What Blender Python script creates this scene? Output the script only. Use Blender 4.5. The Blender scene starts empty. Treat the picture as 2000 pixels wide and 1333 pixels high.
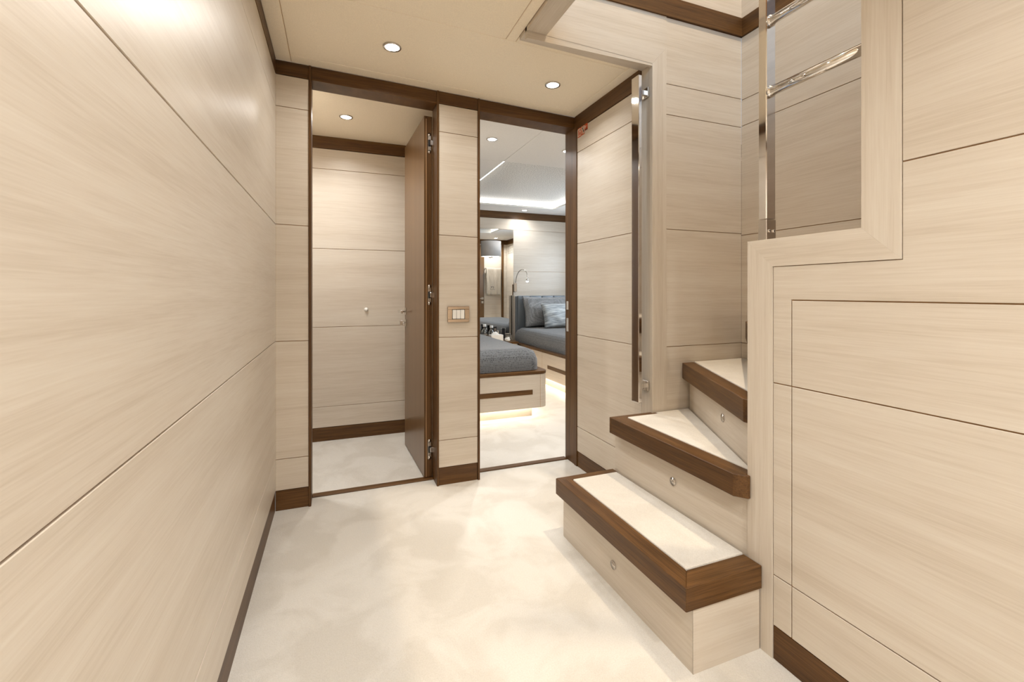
import bpy, bmesh, math, random
from mathutils import Vector, Matrix, noise
random.seed(7)
S = bpy.context.scene
COL = S.collection
PI = math.pi

# ------------------------------------------------------------------ camera
cam = bpy.data.cameras.new('camera')
cam.sensor_width = 36.0
cam.lens = 880.0 / 2000.0 * 36.0
cam.shift_y = -(666.5 - 571.0) / 2000.0
cam.clip_start = 0.02
cam_o = bpy.data.objects.new('camera', cam)
cam_o.location = (0, 0, 1.0)
cam_o.rotation_euler = (PI / 2, 0, -math.radians(21.3))
COL.objects.link(cam_o)
S.camera = cam_o

# ------------------------------------------------------------------ world, view, big lights
W = bpy.data.worlds.new('world'); S.world = W
W.use_nodes = True
W.node_tree.nodes['Background'].inputs['Color'].default_value = (0.75, 0.85, 1.0, 1)
W.node_tree.nodes['Background'].inputs['Strength'].default_value = 0.6
S.view_settings.view_transform = 'Standard'
S.view_settings.look = 'None'
S.view_settings.gamma = 1.0
S.view_settings.exposure = 0.28
S.view_settings.use_curve_mapping = False
S.cycles.use_denoising = True
S.cycles.max_bounces = 14
S.cycles.diffuse_bounces = 9
S.cycles.glossy_bounces = 6
S.cycles.sample_clamp_indirect = 6.0
S.cycles.caustics_reflective = False
S.cycles.caustics_refractive = False

WARM = (1.0, 0.975, 0.94)
NEUT = (1.0, 0.985, 0.965)
COOL = (0.52, 0.75, 1.0)

def area(name, loc, rot, size, power, color, shape='RECTANGLE', size_y=None, spread=None):
    l = bpy.data.lights.new(name, 'AREA')
    l.shape = shape; l.size = size
    if size_y: l.size_y = size_y
    if spread: l.spread = spread
    l.energy = power; l.color = color
    o = bpy.data.objects.new(name, l)
    o.location = loc; o.rotation_euler = rot
    COL.objects.link(o)
    return o

P_HALL, P_REAR_FILL, P_CAB, P_BED = 3.9, 11.5, 2.8, 7.4
# daylight: the window of the upper deck and the side window of the bedroom
area('upper_window_light', (-0.15, -1.17, 3.3), (PI/2, 0, 0), 1.3, 44.0, COOL, size_y=1.1)
area('bedroom_window_light', (3.12, 4.45, 1.35), (0, PI/2, 0), 0.62, 15.0, (0.76, 0.88, 1.0), size_y=0.95)

# ------------------------------------------------------------------ materials
def new_mat(name):
    m = bpy.data.materials.new(name); m.use_nodes = True
    nt = m.node_tree
    return m, nt, nt.nodes['Principled BSDF']

def plain(name, col, rough=0.5, metal=0.0, **kw):
    m, nt, b = new_mat(name)
    b.inputs['Base Color'].default_value = (*col, 1)
    b.inputs['Roughness'].default_value = rough
    b.inputs['Metallic'].default_value = metal
    for k, v in kw.items():
        b.inputs[k].default_value = v
    return m

def emit(name, col, strength):
    m, nt, b = new_mat(name)
    b.inputs['Base Color'].default_value = (0.9, 0.9, 0.9, 1)
    b.inputs['Emission Color'].default_value = (*col, 1)
    b.inputs['Emission Strength'].default_value = strength
    return m

def vmath(nt, op, a=None, b=None):
    n = nt.nodes.new('ShaderNodeVectorMath'); n.operation = op
    if b is not None and not hasattr(b, 'links'): n.inputs[1].default_value = b
    return n

def wood(name, dark, mid, light, scale, rough=0.38, rot=0.0, bump=0.05, spec=0.45, seed=0.0, fine=1.0):
    """long streaky veneer: scale is the noise frequency on each axis (small along the grain)"""
    m, nt, b = new_mat(name)
    N, L = nt.nodes, nt.links
    tc = N.new('ShaderNodeTexCoord')
    mp = N.new('ShaderNodeMapping'); mp.vector_type = 'TEXTURE'
    mp.inputs['Rotation'].default_value = (0, 0, rot)
    L.new(tc.outputs['Object'], mp.inputs['Vector'])
    def streak(mult, detail, rough_n, dist, off):
        v = N.new('ShaderNodeVectorMath'); v.operation = 'MULTIPLY'
        v.inputs[1].default_value = tuple(s * k for s, k in zip(scale, mult))
        L.new(mp.outputs['Vector'], v.inputs[0])
        a = N.new('ShaderNodeVectorMath'); a.operation = 'ADD'
        a.inputs[1].default_value = (off + seed, off * 1.7 + seed, off * 0.6 - seed)
        L.new(v.outputs[0], a.inputs[0])
        n = N.new('ShaderNodeTexNoise')
        n.inputs['Scale'].default_value = 1.0
        n.inputs['Detail'].default_value = detail
        n.inputs['Roughness'].default_value = rough_n
        n.inputs['Distortion'].default_value = dist
        L.new(a.outputs[0], n.inputs['Vector'])
        return n.outputs['Fac']
    f1 = streak((1, 1, 1), 5.0, 0.65, 0.25, 3.1)             # fine fibres
    f2 = streak((0.20, 0.20, 0.11), 3.0, 0.55, 0.5, 11.3)
    f3 = streak((2.2, 2.2, 2.6), 2.0, 0.5, 0.0, 23.7)
    mx = N.new('ShaderNodeMix'); mx.data_type = 'FLOAT'; mx.inputs[0].default_value = 0.52
    L.new(f1, mx.inputs[2]); L.new(f2, mx.inputs[3])
    mx2 = N.new('ShaderNodeMix'); mx2.data_type = 'FLOAT'; mx2.inputs[0].default_value = 0.22 * fine
    L.new(mx.outputs[0], mx2.inputs[2]); L.new(f3, mx2.inputs[3])
    cr = N.new('ShaderNodeValToRGB')
    e = cr.color_ramp.elements
    e[0].position = 0.37; e[0].color = (*dark, 1)
    e[1].position = 0.63; e[1].color = (*light, 1)
    k = cr.color_ramp.elements.new(0.5); k.color = (*mid, 1)
    L.new(mx2.outputs[0], cr.inputs['Fac'])
    L.new(cr.outputs['Color'], b.inputs['Base Color'])
    b.inputs['Roughness'].default_value = rough
    b.inputs['Specular IOR Level'].default_value = spec
    bp = N.new('ShaderNodeBump'); bp.inputs['Strength'].default_value = bump; bp.inputs['Distance'].default_value = 0.002
    L.new(f1, bp.inputs['Height']); L.new(bp.outputs['Normal'], b.inputs['Normal'])
    return m

LD, LM, LL = (0.525, 0.460, 0.378), (0.590, 0.528, 0.448), (0.632, 0.580, 0.502)
DD, DM, DL = (0.048, 0.020, 0.005), (0.092, 0.042, 0.0115), (0.150, 0.072, 0.022)
M = {}
M['oak'] = wood('oak_horizontal', LD, LM, LL, (4.5, 4.5, 150))
M['oak_v'] = wood('oak_vertical', LD, LM, LL, (150, 150, 4.5))
M['oak_x'] = wood('oak_along_x', LD, LM, LL, (4.5, 150, 150))
M['oak_y'] = wood('oak_along_y', LD, LM, LL, (150, 4.5, 150))
M['wenge'] = wood('walnut_horizontal', DD, DM, DL, (5.0, 5.0, 200), rough=0.42, bump=0.1, spec=0.32)
M['wenge_v'] = wood('walnut_vertical', DD, DM, DL, (200, 200, 5.0), rough=0.42, bump=0.1, spec=0.32)
M['wenge_x'] = wood('walnut_along_x', DD, DM, DL, (5.0, 200, 200), rough=0.42, bump=0.1, spec=0.32)
M['wenge_y'] = wood('walnut_along_y', DD, DM, DL, (200, 5.0, 200), rough=0.42, bump=0.1, spec=0.32)
M['wenge_d'] = wood('walnut_diagonal', DD, DM, DL, (200, 5.0, 200), rough=0.42, bump=0.1, spec=0.32, rot=-math.radians(27.6))
M['leaf'] = wood('walnut_door_leaf', (0.125, 0.068, 0.028), (0.15, 0.083, 0.035), (0.172, 0.097, 0.042), (60, 60, 1.3), rough=0.28, bump=0.04)
M['groove'] = plain('groove_brown', (0.40, 0.235, 0.11), 0.6)
M['shadow_gap'] = plain('gap_black', (0.02, 0.016, 0.012), 0.7)
M['chrome'] = plain('chrome', (0.80, 0.78, 0.76), 0.06, 1.0)
M['steel'] = plain('satin_steel', (0.62, 0.58, 0.53), 0.25, 1.0)
M['bronze'] = plain('bronze_plate', (0.52, 0.42, 0.33), 0.12, 1.0)
M['mirror'] = plain('mirror', (0.9, 0.91, 0.9), 0.008, 1.0)
M['white'] = plain('white_plastic', (0.82, 0.82, 0.80), 0.35)
M['black'] = plain('black_plastic', (0.012, 0.012, 0.013), 0.3)
M['paper'] = plain('white_paper', (0.86, 0.83, 0.77), 0.6)
M['lens'] = emit('lamp_lens', (1.0, 0.93, 0.82), 30.0)
M['led'] = emit('led_cove', (1.0, 0.96, 0.90), 5.0)
M['led_warm'] = emit('led_under_bed', (1.0, 0.88, 0.72), 30.0)
M['bulb'] = emit('reading_bulb', (1.0, 0.97, 0.92), 25.0)
M['diffuser'] = emit('shade_diffuser', (1.0, 0.93, 0.82), 5.0)
M['shade'] = plain('grey_shade', (0.55, 0.54, 0.535), 0.75)
M['red'] = plain('sign_red', (0.52, 0.07, 0.012), 0.5)
M['sign_white'] = plain('sign_cream', (0.70, 0.56, 0.42), 0.5)
M['upper_white'] = plain('upper_deck_paint', (0.72, 0.68, 0.61), 0.6)

def glass():
    m, nt, b = new_mat('clear_glass')
    b.inputs['Base Color'].default_value = (0.95, 0.97, 0.97, 1)
    b.inputs['Roughness'].default_value = 0.02
    b.inputs['Transmission Weight'].default_value = 1.0
    b.inputs['IOR'].default_value = 1.45
    return m
M['glass'] = glass()

def carpet(name, c1, c2):
    m, nt, b = new_mat(name)
    N, L = nt.nodes, nt.links
    tc = N.new('ShaderNodeTexCoord')
    def noise_n(scale, detail, rough=0.6, dist=0.0):
        n = N.new('ShaderNodeTexNoise'); n.inputs['Scale'].default_value = scale
        n.inputs['Detail'].default_value = detail; n.inputs['Roughness'].default_value = rough
        n.inputs['Distortion'].default_value = dist
        L.new(tc.outputs['Object'], n.inputs['Vector']); return n.outputs['Fac']
    big = noise_n(4.2, 4.0, 0.55, 0.6)          # brushed pile patches
    fine = noise_n(260.0, 4.0, 0.75)
    tuft = noise_n(48.0, 3.0, 0.6, 0.4)
    cr = N.new('ShaderNodeValToRGB')
    e = cr.color_ramp.elements
    e[0].position = 0.42; e[0].color = (*c1, 1)
    e[1].position = 0.56; e[1].color = (*c2, 1)
    L.new(big, cr.inputs['Fac'])
    fr = N.new('ShaderNodeValToRGB')
    fr.color_ramp.elements[0].position = 0.25; fr.color_ramp.elements[0].color = (0.86, 0.84, 0.81, 1)
    fr.color_ramp.elements[1].position = 0.6; fr.color_ramp.elements[1].color = (1, 1, 1, 1)
    L.new(fine, fr.inputs['Fac'])
    mu = N.new('ShaderNodeMix'); mu.data_type = 'RGBA'; mu.blend_type = 'MULTIPLY'; mu.inputs[0].default_value = 1.0
    L.new(cr.outputs['Color'], mu.inputs[6]); L.new(fr.outputs['Color'], mu.inputs[7])
    L.new(mu.outputs[2], b.inputs['Base Color'])
    b.inputs['Roughness'].default_value = 0.95
    b.inputs['Specular IOR Level'].default_value = 0.1
    b.inputs['Sheen Weight'].default_value = 0.25
    b.inputs['Sheen Roughness'].default_value = 0.6
    bp = N.new('ShaderNodeBump'); bp.inputs['Strength'].default_value = 0.55; bp.inputs['Distance'].default_value = 0.004
    L.new(fine, bp.inputs['Height'])
    bp2 = N.new('ShaderNodeBump'); bp2.inputs['Strength'].default_value = 0.35; bp2.inputs['Distance'].default_value = 0.006
    L.new(tuft, bp2.inputs['Height']); L.new(bp.outputs['Normal'], bp2.inputs['Normal'])
    L.new(bp2.outputs['Normal'], b.inputs['Normal'])
    return m
M['carpet'] = carpet('cream_carpet', (0.615, 0.588, 0.535), (0.69, 0.668, 0.62))
M['carpet_step'] = carpet('cream_step_carpet', (0.645, 0.615, 0.56), (0.70, 0.675, 0.62))

def leatherette(name, col, spark=0.0, rough=0.6):
    m, nt, b = new_mat(name)
    N, L = nt.nodes, nt.links
    tc = N.new('ShaderNodeTexCoord')
    n = N.new('ShaderNodeTexNoise'); n.inputs['Scale'].default_value = 95 if spark else 260
    n.inputs['Detail'].default_value = 3
    L.new(tc.outputs['Object'], n.inputs['Vector'])
    cr = N.new('ShaderNodeValToRGB')
    d = 0.62 if spark else 0.95
    cr.color_ramp.elements[0].position = 0.3; cr.color_ramp.elements[0].color = (*[c * d for c in col], 1)
    cr.color_ramp.elements[1].position = 0.7; cr.color_ramp.elements[1].color = (*[min(1, c * (2 - d)) for c in col], 1)
    L.new(n.outputs['Fac'], cr.inputs['Fac']); L.new(cr.outputs['Color'], b.inputs['Base Color'])
    b.inputs['Roughness'].default_value = rough
    bp = N.new('ShaderNodeBump'); bp.inputs['Strength'].default_value = 0.15 + 0.3 * spark; bp.inputs['Distance'].default_value = 0.001
    L.new(n.outputs['Fac'], bp.inputs['Height']); L.new(bp.outputs['Normal'], b.inputs['Normal'])
    return m
M['ceil'] = leatherette('ceiling_leather', (0.90, 0.82, 0.67))
M['ceil_bed'] = leatherette('bedroom_ceiling', (0.78, 0.765, 0.74))
M['ceil_spark'] = leatherette('bedroom_tray_ceiling', (0.64, 0.63, 0.60), spark=1.0, rough=0.35)
M['vinyl'] = leatherette('blue_grey_leather', (0.15, 0.175, 0.20), rough=0.35)

def weave(name, c1, c2, scale):
    m, nt, b = new_mat(name)
    N, L = nt.nodes, nt.links
    tc = N.new('ShaderNodeTexCoord')
    v = N.new('ShaderNodeTexVoronoi'); v.inputs['Scale'].default_value = scale
    v.inputs['Randomness'].default_value = 0.35
    L.new(tc.outputs['Object'], v.inputs['Vector'])
    cr = N.new('ShaderNodeValToRGB')
    cr.color_ramp.elements[0].position = 0.15; cr.color_ramp.elements[0].color = (*c2, 1)
    cr.color_ramp.elements[1].position = 0.55; cr.color_ramp.elements[1].color = (*c1, 1)
    L.new(v.outputs['Distance'], cr.inputs['Fac']); L.new(cr.outputs['Color'], b.inputs['Base Color'])
    b.inputs['Roughness'].default_value = 0.9
    b.inputs['Sheen Weight'].default_value = 0.3
    bp = N.new('ShaderNodeBump'); bp.inputs['Strength'].default_value = 0.6; bp.inputs['Distance'].default_value = 0.004
    bp.invert = True
    L.new(v.outputs['Distance'], bp.inputs['Height']); L.new(bp.outputs['Normal'], b.inputs['Normal'])
    return m
M['bedspread'] = weave('grey_woven_bedspread', (0.125, 0.133, 0.142), (0.022, 0.024, 0.028), 75)
M['sham'] = weave('grey_pillow_fabric', (0.17, 0.175, 0.18), (0.36, 0.365, 0.37), 110)
M['towel'] = weave('beige_towel', (0.42, 0.37, 0.30), (0.58, 0.52, 0.44), 160)

def striped(name):
    m, nt, b = new_mat(name)
    N, L = nt.nodes, nt.links
    tc = N.new('ShaderNodeTexCoord')
    v = N.new('ShaderNodeVectorMath'); v.operation = 'MULTIPLY'; v.inputs[1].default_value = (9, 9, 120)
    L.new(tc.outputs['Object'], v.inputs[0])
    n = N.new('ShaderNodeTexNoise'); n.inputs['Scale'].default_value = 1; n.inputs['Detail'].default_value = 3
    L.new(v.outputs[0], n.inputs['Vector'])
    cr = N.new('ShaderNodeValToRGB')
    cr.color_ramp.elements[0].position = 0.36; cr.color_ramp.elements[0].color = (0.15, 0.17, 0.185, 1)
    cr.color_ramp.elements[1].position = 0.66; cr.color_ramp.elements[1].color = (0.50, 0.53, 0.54, 1)
    L.new(n.outputs['Fac'], cr.inputs['Fac']); L.new(cr.outputs['Color'], b.inputs['Base Color'])
    b.inputs['Roughness'].default_value = 0.5
    b.inputs['Sheen Weight'].default_value = 0.4
    return m
M['striped'] = striped('blue_grey_slub_silk')

# ------------------------------------------------------------------ mesh helpers
class MB:
    """collects shapes into one mesh; every shape may carry its own material slot"""
    def __init__(self, *mats):
        self.bm = bmesh.new(); self.mats = list(mats)
    def _slot(self, mat):
        if mat is None: return 0
        if mat not in self.mats: self.mats.append(mat)
        return self.mats.index(mat)
    def _merge(self, b2, mat, smooth=False):
        i = self._slot(mat)
        for f in b2.faces:
            f.material_index = i; f.smooth = smooth
        me = bpy.data.meshes.new('tmp'); b2.to_mesh(me); b2.free()
        self.bm.from_mesh(me); bpy.data.meshes.remove(me)
    def box(self, x0, x1, y0, y1, z0, z1, mat=None, bev=0.0, seg=1, smooth=False):
        b = bmesh.new()
        bmesh.ops.create_cube(b, size=1.0)
        for v in b.verts:
            v.co = Vector(((x0 + x1) / 2 + v.co.x * (x1 - x0), (y0 + y1) / 2 + v.co.y * (y1 - y0), (z0 + z1) / 2 + v.co.z * (z1 - z0)))
        if bev > 0:
            bmesh.ops.bevel(b, geom=list(b.edges), offset=bev, segments=seg, affect='EDGES', profile=0.5)
        self._merge(b, mat, smooth); return self
    def prism(self, pts, lo, hi, axis='z', mat=None, bev=0.0, seg=1, smooth=False):
        """polygon extruded along an axis; pts are the two remaining coordinates in xyz order"""
        b = bmesh.new()
        def co(p, h):
            if axis == 'z': return (p[0], p[1], h)
            if axis == 'y': return (p[0], h, p[1])
            return (h, p[0], p[1])
        lo_v = [b.verts.new(co(p, lo)) for p in pts]; hi_v = [b.verts.new(co(p, hi)) for p in pts]
        n = len(pts)
        b.faces.new(lo_v); b.faces.new(hi_v)
        for i in range(n):
            b.faces.new((lo_v[i], lo_v[(i + 1) % n], hi_v[(i + 1) % n], hi_v[i]))
        bmesh.ops.recalc_face_normals(b, faces=list(b.faces))
        if bev > 0:
            bmesh.ops.bevel(b, geom=list(b.edges), offset=bev, segments=seg, affect='EDGES', profile=0.5)
        self._merge(b, mat, smooth); return self
    def cyl(self, p0, p1, r, mat=None, n=24, r2=None, caps=True, bev=0.0):
        p0, p1 = Vector(p0), Vector(p1); d = p1 - p0
        b = bmesh.new()
        bmesh.ops.create_cone(b, cap_ends=caps, segments=n, radius1=r, radius2=r if r2 is None else r2, depth=d.length)
        if bev > 0:
            ed = [e for e in b.edges if len(e.link_faces) == 2 and any(len(f.verts) > 4 for f in e.link_faces)]
            bmesh.ops.bevel(b, geom=ed, offset=bev, segments=2, affect='EDGES')
        q = Vector((0, 0, 1)).rotation_difference(d.normalized())
        for v in b.verts: v.co = q @ v.co + (p0 + p1) / 2
        self._merge(b, mat, True); return self
    def tube(self, pts, r, mat=None, n=12):
        pts = [Vector(p) for p in pts]
        b = bmesh.new(); rings = []
        up = Vector((0.3, 0.2, 1)).normalized()
        for i, p in enumerate(pts):
            t = (pts[min(i + 1, len(pts) - 1)] - pts[max(i - 1, 0)]).normalized()
            a = t.cross(up)
            if a.length < 1e-3: a = t.cross(Vector((1, 0, 0)))
            a.normalize(); c = t.cross(a)
            rr = r[i] if isinstance(r, (list, tuple)) else r
            rings.append([b.verts.new(p + a * rr * math.cos(2*PI*k/n) + c * rr * math.sin(2*PI*k/n)) for k in range(n)])
        for i in range(len(rings) - 1):
            for k in range(n):
                b.faces.new((rings[i][k], rings[i][(k+1) % n], rings[i+1][(k+1) % n], rings[i+1][k]))
        b.faces.new(rings[0]); b.faces.new(rings[-1])
        bmesh.ops.recalc_face_normals(b, faces=list(b.faces))
        self._merge(b, mat, True); return self
    def lathe(self, prof, c, mat=None, n=32, half=False):
        """profile of (radius, z) turned about a vertical axis at c"""
        b = bmesh.new(); rings = []
        m = n if not half else n // 2 + 1
        for r, z in prof:
            if r < 1e-6:
                rings.append([b.verts.new((c[0], c[1], c[2] + z))])
            else:
                rings.append([b.verts.new((c[0] + r*math.cos(2*PI*k/n), c[1] + r*math.sin(2*PI*k/n), c[2] + z)) for k in range(m)])
        for i in range(len(rings) - 1):
            A, B = rings[i], rings[i+1]
            for k in range(m if not half else m - 1):
                k2 = (k + 1) % m
                if len(A) == 1 and len(B) == 1: continue
                if len(A) == 1: b.faces.new((A[0], B[k], B[k2]))
                elif len(B) == 1: b.faces.new((A[k], B[0], A[k2]))
                else: b.faces.new((A[k], A[k2], B[k2], B[k]))
        bmesh.ops.recalc_face_normals(b, faces=list(b.faces))
        self._merge(b, mat, True); return self
    def map(self, fn):
        for v in self.bm.verts: v.co = Vector(fn(v.co))
        return self
    def build(self, name, parent=None, label=None, cat=None, group=None, kind=None, origin=None):
        me = bpy.data.meshes.new(name)
        if origin is not None:
            o = Vector(origin)
            for v in self.bm.verts: v.co -= o
        self.bm.to_mesh(me); self.bm.free()
        for m in self.mats: me.materials.append(M[m] if isinstance(m, str) else m)
        ob = bpy.data.objects.new(name, me)
        COL.objects.link(ob)
        if parent is not None: ob.parent = parent
        if origin is not None: ob.location = origin
        tag(ob, label, cat, group, kind)
        return ob

def tag(o, label=None, cat=None, group=None, kind=None):
    if label: o['label'] = label
    if cat: o['category'] = cat
    if group: o['group'] = group
    if kind: o['kind'] = kind
    return o

def thing(name, loc, label, cat, group=None, kind=None, rotz=0.0):
    o = bpy.data.objects.new(name, None)
    o.empty_display_size = 0.1
    o.location = loc; o.rotation_euler = (0, 0, rotz)
    COL.objects.link(o)
    return tag(o, label, cat, group, kind)

def copy_tree(o, parent=None):
    c = o.copy(); COL.objects.link(c)
    if parent is not None: c.parent = parent
    for ch in [x for x in o.children]:
        copy_tree(ch, c)
    return c

XL, XR, YB, XP = -0.258, 1.287, 2.302, 1.108      # left wall, right wall, end wall, stair partition
K = 0.0155                                       # the deckhead falls gently towards the right wall
def fall(v):
    return (v.x, v.y, v.z * (1 + K * (XR - v.x)))

G, T = 0.0015, 0.012                              # half joint width, panel thickness
def panels_x(mb, x, nx, y0, y1, zs, mat='oak', back=0.05):
    """veneer panels on a plane x = const whose face looks towards nx"""
    a, b_ = sorted((x - nx * 0.005, x - nx * back))
    mb.box(a, b_, y0, y1, zs[0], zs[-1], 'groove')
    for z0, z1 in zip(zs, zs[1:]):
        a, b_ = sorted((x, x - nx * T))
        mb.box(a, b_, y0, y1, z0 + G, z1 - G, mat, bev=0.001)
def panels_y(mb, y, ny, x0, x1, zs, mat='oak', back=0.05):
    a, b_ = sorted((y - ny * 0.005, y - ny * back))
    mb.box(x0, x1, a, b_, zs[0], zs[-1], 'groove')
    for z0, z1 in zip(zs, zs[1:]):
        a, b_ = sorted((y, y - ny * T))
        mb.box(x0, x1, a, b_, z0 + G, z1 - G, mat, bev=0.0007)

ZS = [0.09, 0.23, 0.757, 1.28, 1.808, 1.95]       # joint heights of the hall panelling
ZC = 2.013                                        # hall ceiling

# ------------------------------------------------------------------ structure: hall
mb = MB('carpet')
mb.box(-0.6, 3.3, -2.05, 5.5, -0.06, 0.0)
mb.build('floor', label='cream pile carpet covering the hall and both cabins', cat='floor', kind='structure')

mb = MB('oak', 'groove')
panels_x(mb, XL, 1, -2.0, YB + 0.005, ZS)
mb.map(fall).build('wall_left', label='long pale oak panelled wall along the left side of the hall', cat='wall', kind='structure')
mb = MB('wenge'); mb.box(XL - 0.05, XL - 0.002, -2.0, YB, 0.0, 0.088, bev=0.001); mb.map(fall)
mb.build('baseboard_left', label='dark walnut baseboard at the foot of the long left wall', cat='baseboard', kind='structure')
mb = MB('wenge'); mb.box(XL - 0.05, XL + 0.001, -2.0, YB, 1.952, ZC, bev=0.001); mb.map(fall)
mb.build('trim_1', label='dark walnut strip between the long left wall and the ceiling', cat='trim', kind='structure')

# end wall: narrow panel by the left wall and pier between the two doorways
mb = MB('oak', 'groove')
panels_y(mb, YB, -1, XL, -0.1205, ZS, back=0.055)
panels_y(mb, YB, -1, 0.4925, 0.7005, ZS, back=0.055)
mb.box(XL, -0.1205, YB + 0.055, 2.412, 0.0, ZC, 'oak'); mb.box(0.4925, 0.7005, YB + 0.055, 2.412, 0.0, ZC, 'oak')
mb.map(fall).build('wall_back', label='end wall of pale oak panels around the two doorways', cat='wall', kind='structure')
mb = MB('wenge')
mb.box(XL, -0.1205, YB + 0.002, YB + 0.05, 0.0, 0.088, bev=0.001); mb.box(0.4925, 0.7005, YB + 0.002, YB + 0.05, 0.0, 0.088, bev=0.001)
mb.map(fall).build('baseboard_back', label='dark walnut baseboard pieces under the end wall panels beside the doorways', cat='baseboard', kind='structure')
mb = MB('wenge')
mb.box(XL, -0.1205, YB - 0.001, YB + 0.05, 1.952, ZC, bev=0.001); mb.box(0.4925, 0.7005, YB - 0.001, YB + 0.05, 1.952, ZC, bev=0.001)
mb.map(fall).build('trim_2', label='dark walnut fascia pieces above the end wall panels under the ceiling', cat='trim', kind='structure')

def door_frame(name, x0, x1, label, right_wide=False):
    mb = MB('wenge_v', 'wenge')
    mb.box(x0 - 0.0115, x0, YB - 0.005, 2.415, 0.0, ZC, 'wenge_v', bev=0.001)
    if right_wide:
        mb.box(x1, x1 + 0.05, YB + 0.0, 2.415, 0.0, ZC, 'wenge_v', bev=0.001)
        mb.box(x1 - 0.004, x1 + 0.02, 2.273, YB - 0.001, 0.0, 1.948, 'wenge_v', bev=0.001)
    else:
        mb.box(x1, x1 + 0.0105, YB - 0.005, 2.415, 0.0, ZC, 'wenge_v', bev=0.001)
    mb.box(x0 + 0.0005, x1 - 0.0005, YB + 0.001, 2.413, 1.95, ZC, 'wenge', bev=0.001)
    mb.map(fall)
    return mb.build(name, label=label, cat='door frame', kind='structure')
door_frame('trim_3', -0.109, 0.482, 'dark walnut frame around the left doorway with the open door')
door_frame('trim_4', 0.713, XR, 'dark walnut frame around the right doorway to the bedroom', True)
# strike plates of the bedroom doorway
sp = thing('strike_plate', (XR, 2.385, 0.86), 'chrome strike plates on the right jamb of the bedroom doorway', 'strike plate')
for z0, z1 in ((0.895, 0.945), (0.765, 0.845)):
    MB('chrome').box(XR - 0.002, XR + 0.002, 2.374, 2.398, z0, z1, bev=0.0008).build('plate', parent=sp).location = (-XR, -2.385, -0.86)
for x0, x1, i, lab in ((-0.109, 0.482, 5, 'walnut threshold strip in the left doorway'), (0.713, XR, 6, 'walnut threshold strip in the right doorway to the bedroom')):
    MB('wenge_x').box(x0, x1, 2.388, 2.43, 0.0, 0.006, bev=0.002).build('trim_%d' % i, label=lab, cat='threshold', kind='structure')

# right wall between bedroom doorway and stairs
ZR = [0.088, 0.23, 0.755, 1.277, 1.80, 1.93]
mb = MB('oak', 'groove'); panels_x(mb, XR, -1, 1.688, 2.271, ZR)
mb.build('wall_right', label='pale oak panelled wall between the bedroom doorway and the stairs', cat='wall', kind='structure')
MB('wenge').box(XR + 0.002, XR + 0.05, 1.66, 2.271, 0.0, 0.086, bev=0.001).build('baseboard_right', label='dark walnut baseboard beside the lowest stair step', cat='baseboard', kind='structure')
MB('wenge').box(XR - 0.002, XR + 0.05, 1.688, YB, 1.932, ZC, bev=0.001).build('trim_7', label='dark walnut strip above the oak wall left of the stairs', cat='trim', kind='structure')

# stair opening portal: post, header over the stairs, left edge of the opening
PF = 1.611
mb = MB('oak_v', 'oak_x', 'oak_y')
mb.prism([(XR, 0), (1.363, 0), (1.363, 2.083), (XR, 2.0)], PF, 1.686, 'y', 'oak_v', bev=0.0008)
mb.prism([(0.69, 2.0), (XR - 0.0006, 2.0), (1.3624, 2.0836), (0.69, 2.0836)], PF, 1.685, 'y', 'oak_x', bev=0.0004)
mb.box(0.69, 0.775, 0.5, PF - 0.0008, 2.0, 2.0836, 'oak_y', bev=0.0015)
mb.map(fall).build('trim_8', label='pale oak post and header framing the stair opening', cat='portal frame', kind='structure')

# ceiling
mb = MB('ceil', 'groove')
def cplate(x0, x1, y0, y1): mb.box(x0 + 0.001, x1 - 0.001, y0 + 0.001, y1 - 0.001, ZC, ZC + 0.012, 'ceil', bev=0.002)
for x0, x1, y0, y1 in ((XL - 0.04, 0.70, -2.05, YB + 0.0), (0.70, XR + 0.03, 1.67, YB), (0.70, 1.17, -2.05, 0.5)):
    mb.box(x0, x1, y0, y1, ZC + 0.004, 2.2, 'groove')
cplate(XL, -0.193, -2.0, YB)                       # left border
cplate(-0.193, 1.235, 2.232, YB)                   # end border
cplate(1.235, XR, 1.687, YB)                       # right border
cplate(-0.193, 1.235, 1.725, 2.232)                # panel with the two lamps
cplate(-0.193, 0.645, -2.0, 1.725)                 # long panel
cplate(0.645, 0.689, 0.45, 1.725); cplate(0.689, 1.235, 1.687, 1.725)
cplate(0.645, XP, -2.0, 0.45)
mb.map(fall).build('ceiling', label='beige leather panel ceiling of the hall', cat='ceiling', kind='structure')

# stairwell
ZW = [0.0, 0.757, 1.28, 1.79, 1.926, 2.222]
mb = MB('oak', 'groove')
panels_y(mb, PF + 0.003, -1, 1.3636, 1.81, ZW)
mb.box(0.69, 1.3636, PF + 0.001, PF + 0.015, 1.99, 2.222, 'oak')
mb.box(-1.2, 1.82, PF + 0.004, PF + 0.06, 2.31, 4.3, 'oak')
mb.box(-1.2, 0.69, PF + 0.004, PF + 0.06, 2.2, 2.31, 'oak')
mb.box(0.69, 1.3636, PF + 0.016, PF + 0.06, 2.1, 2.32, 'groove')
mb.build('wall_stairwell_back', label='pale oak wall at the back of the stairwell', cat='wall', kind='structure')
mb = MB('oak', 'groove')
panels_x(mb, 1.81, -1, -1.2, PF + 0.003, [0.0, 0.757, 1.272, 1.795, 1.92, 2.222])
mb.box(1.812, 1.87, -1.2, PF + 0.06, 2.31, 4.3, 'oak')
mb.build('wall_stairwell_right', label='pale oak wall behind the chrome stair railing', cat='wall', kind='structure')
mb = MB('wenge')
mb.box(0.69, 1.81, PF - 0.006, PF + 0.02, 2.222, 2.31, bev=0.001)
mb.box(1.804, 1.83, -1.2, PF + 0.01, 2.222, 2.31, bev=0.001)
mb.build('trim_9', label='dark walnut band high in the stairwell at the upper deck level', cat='trim', kind='structure')
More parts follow.
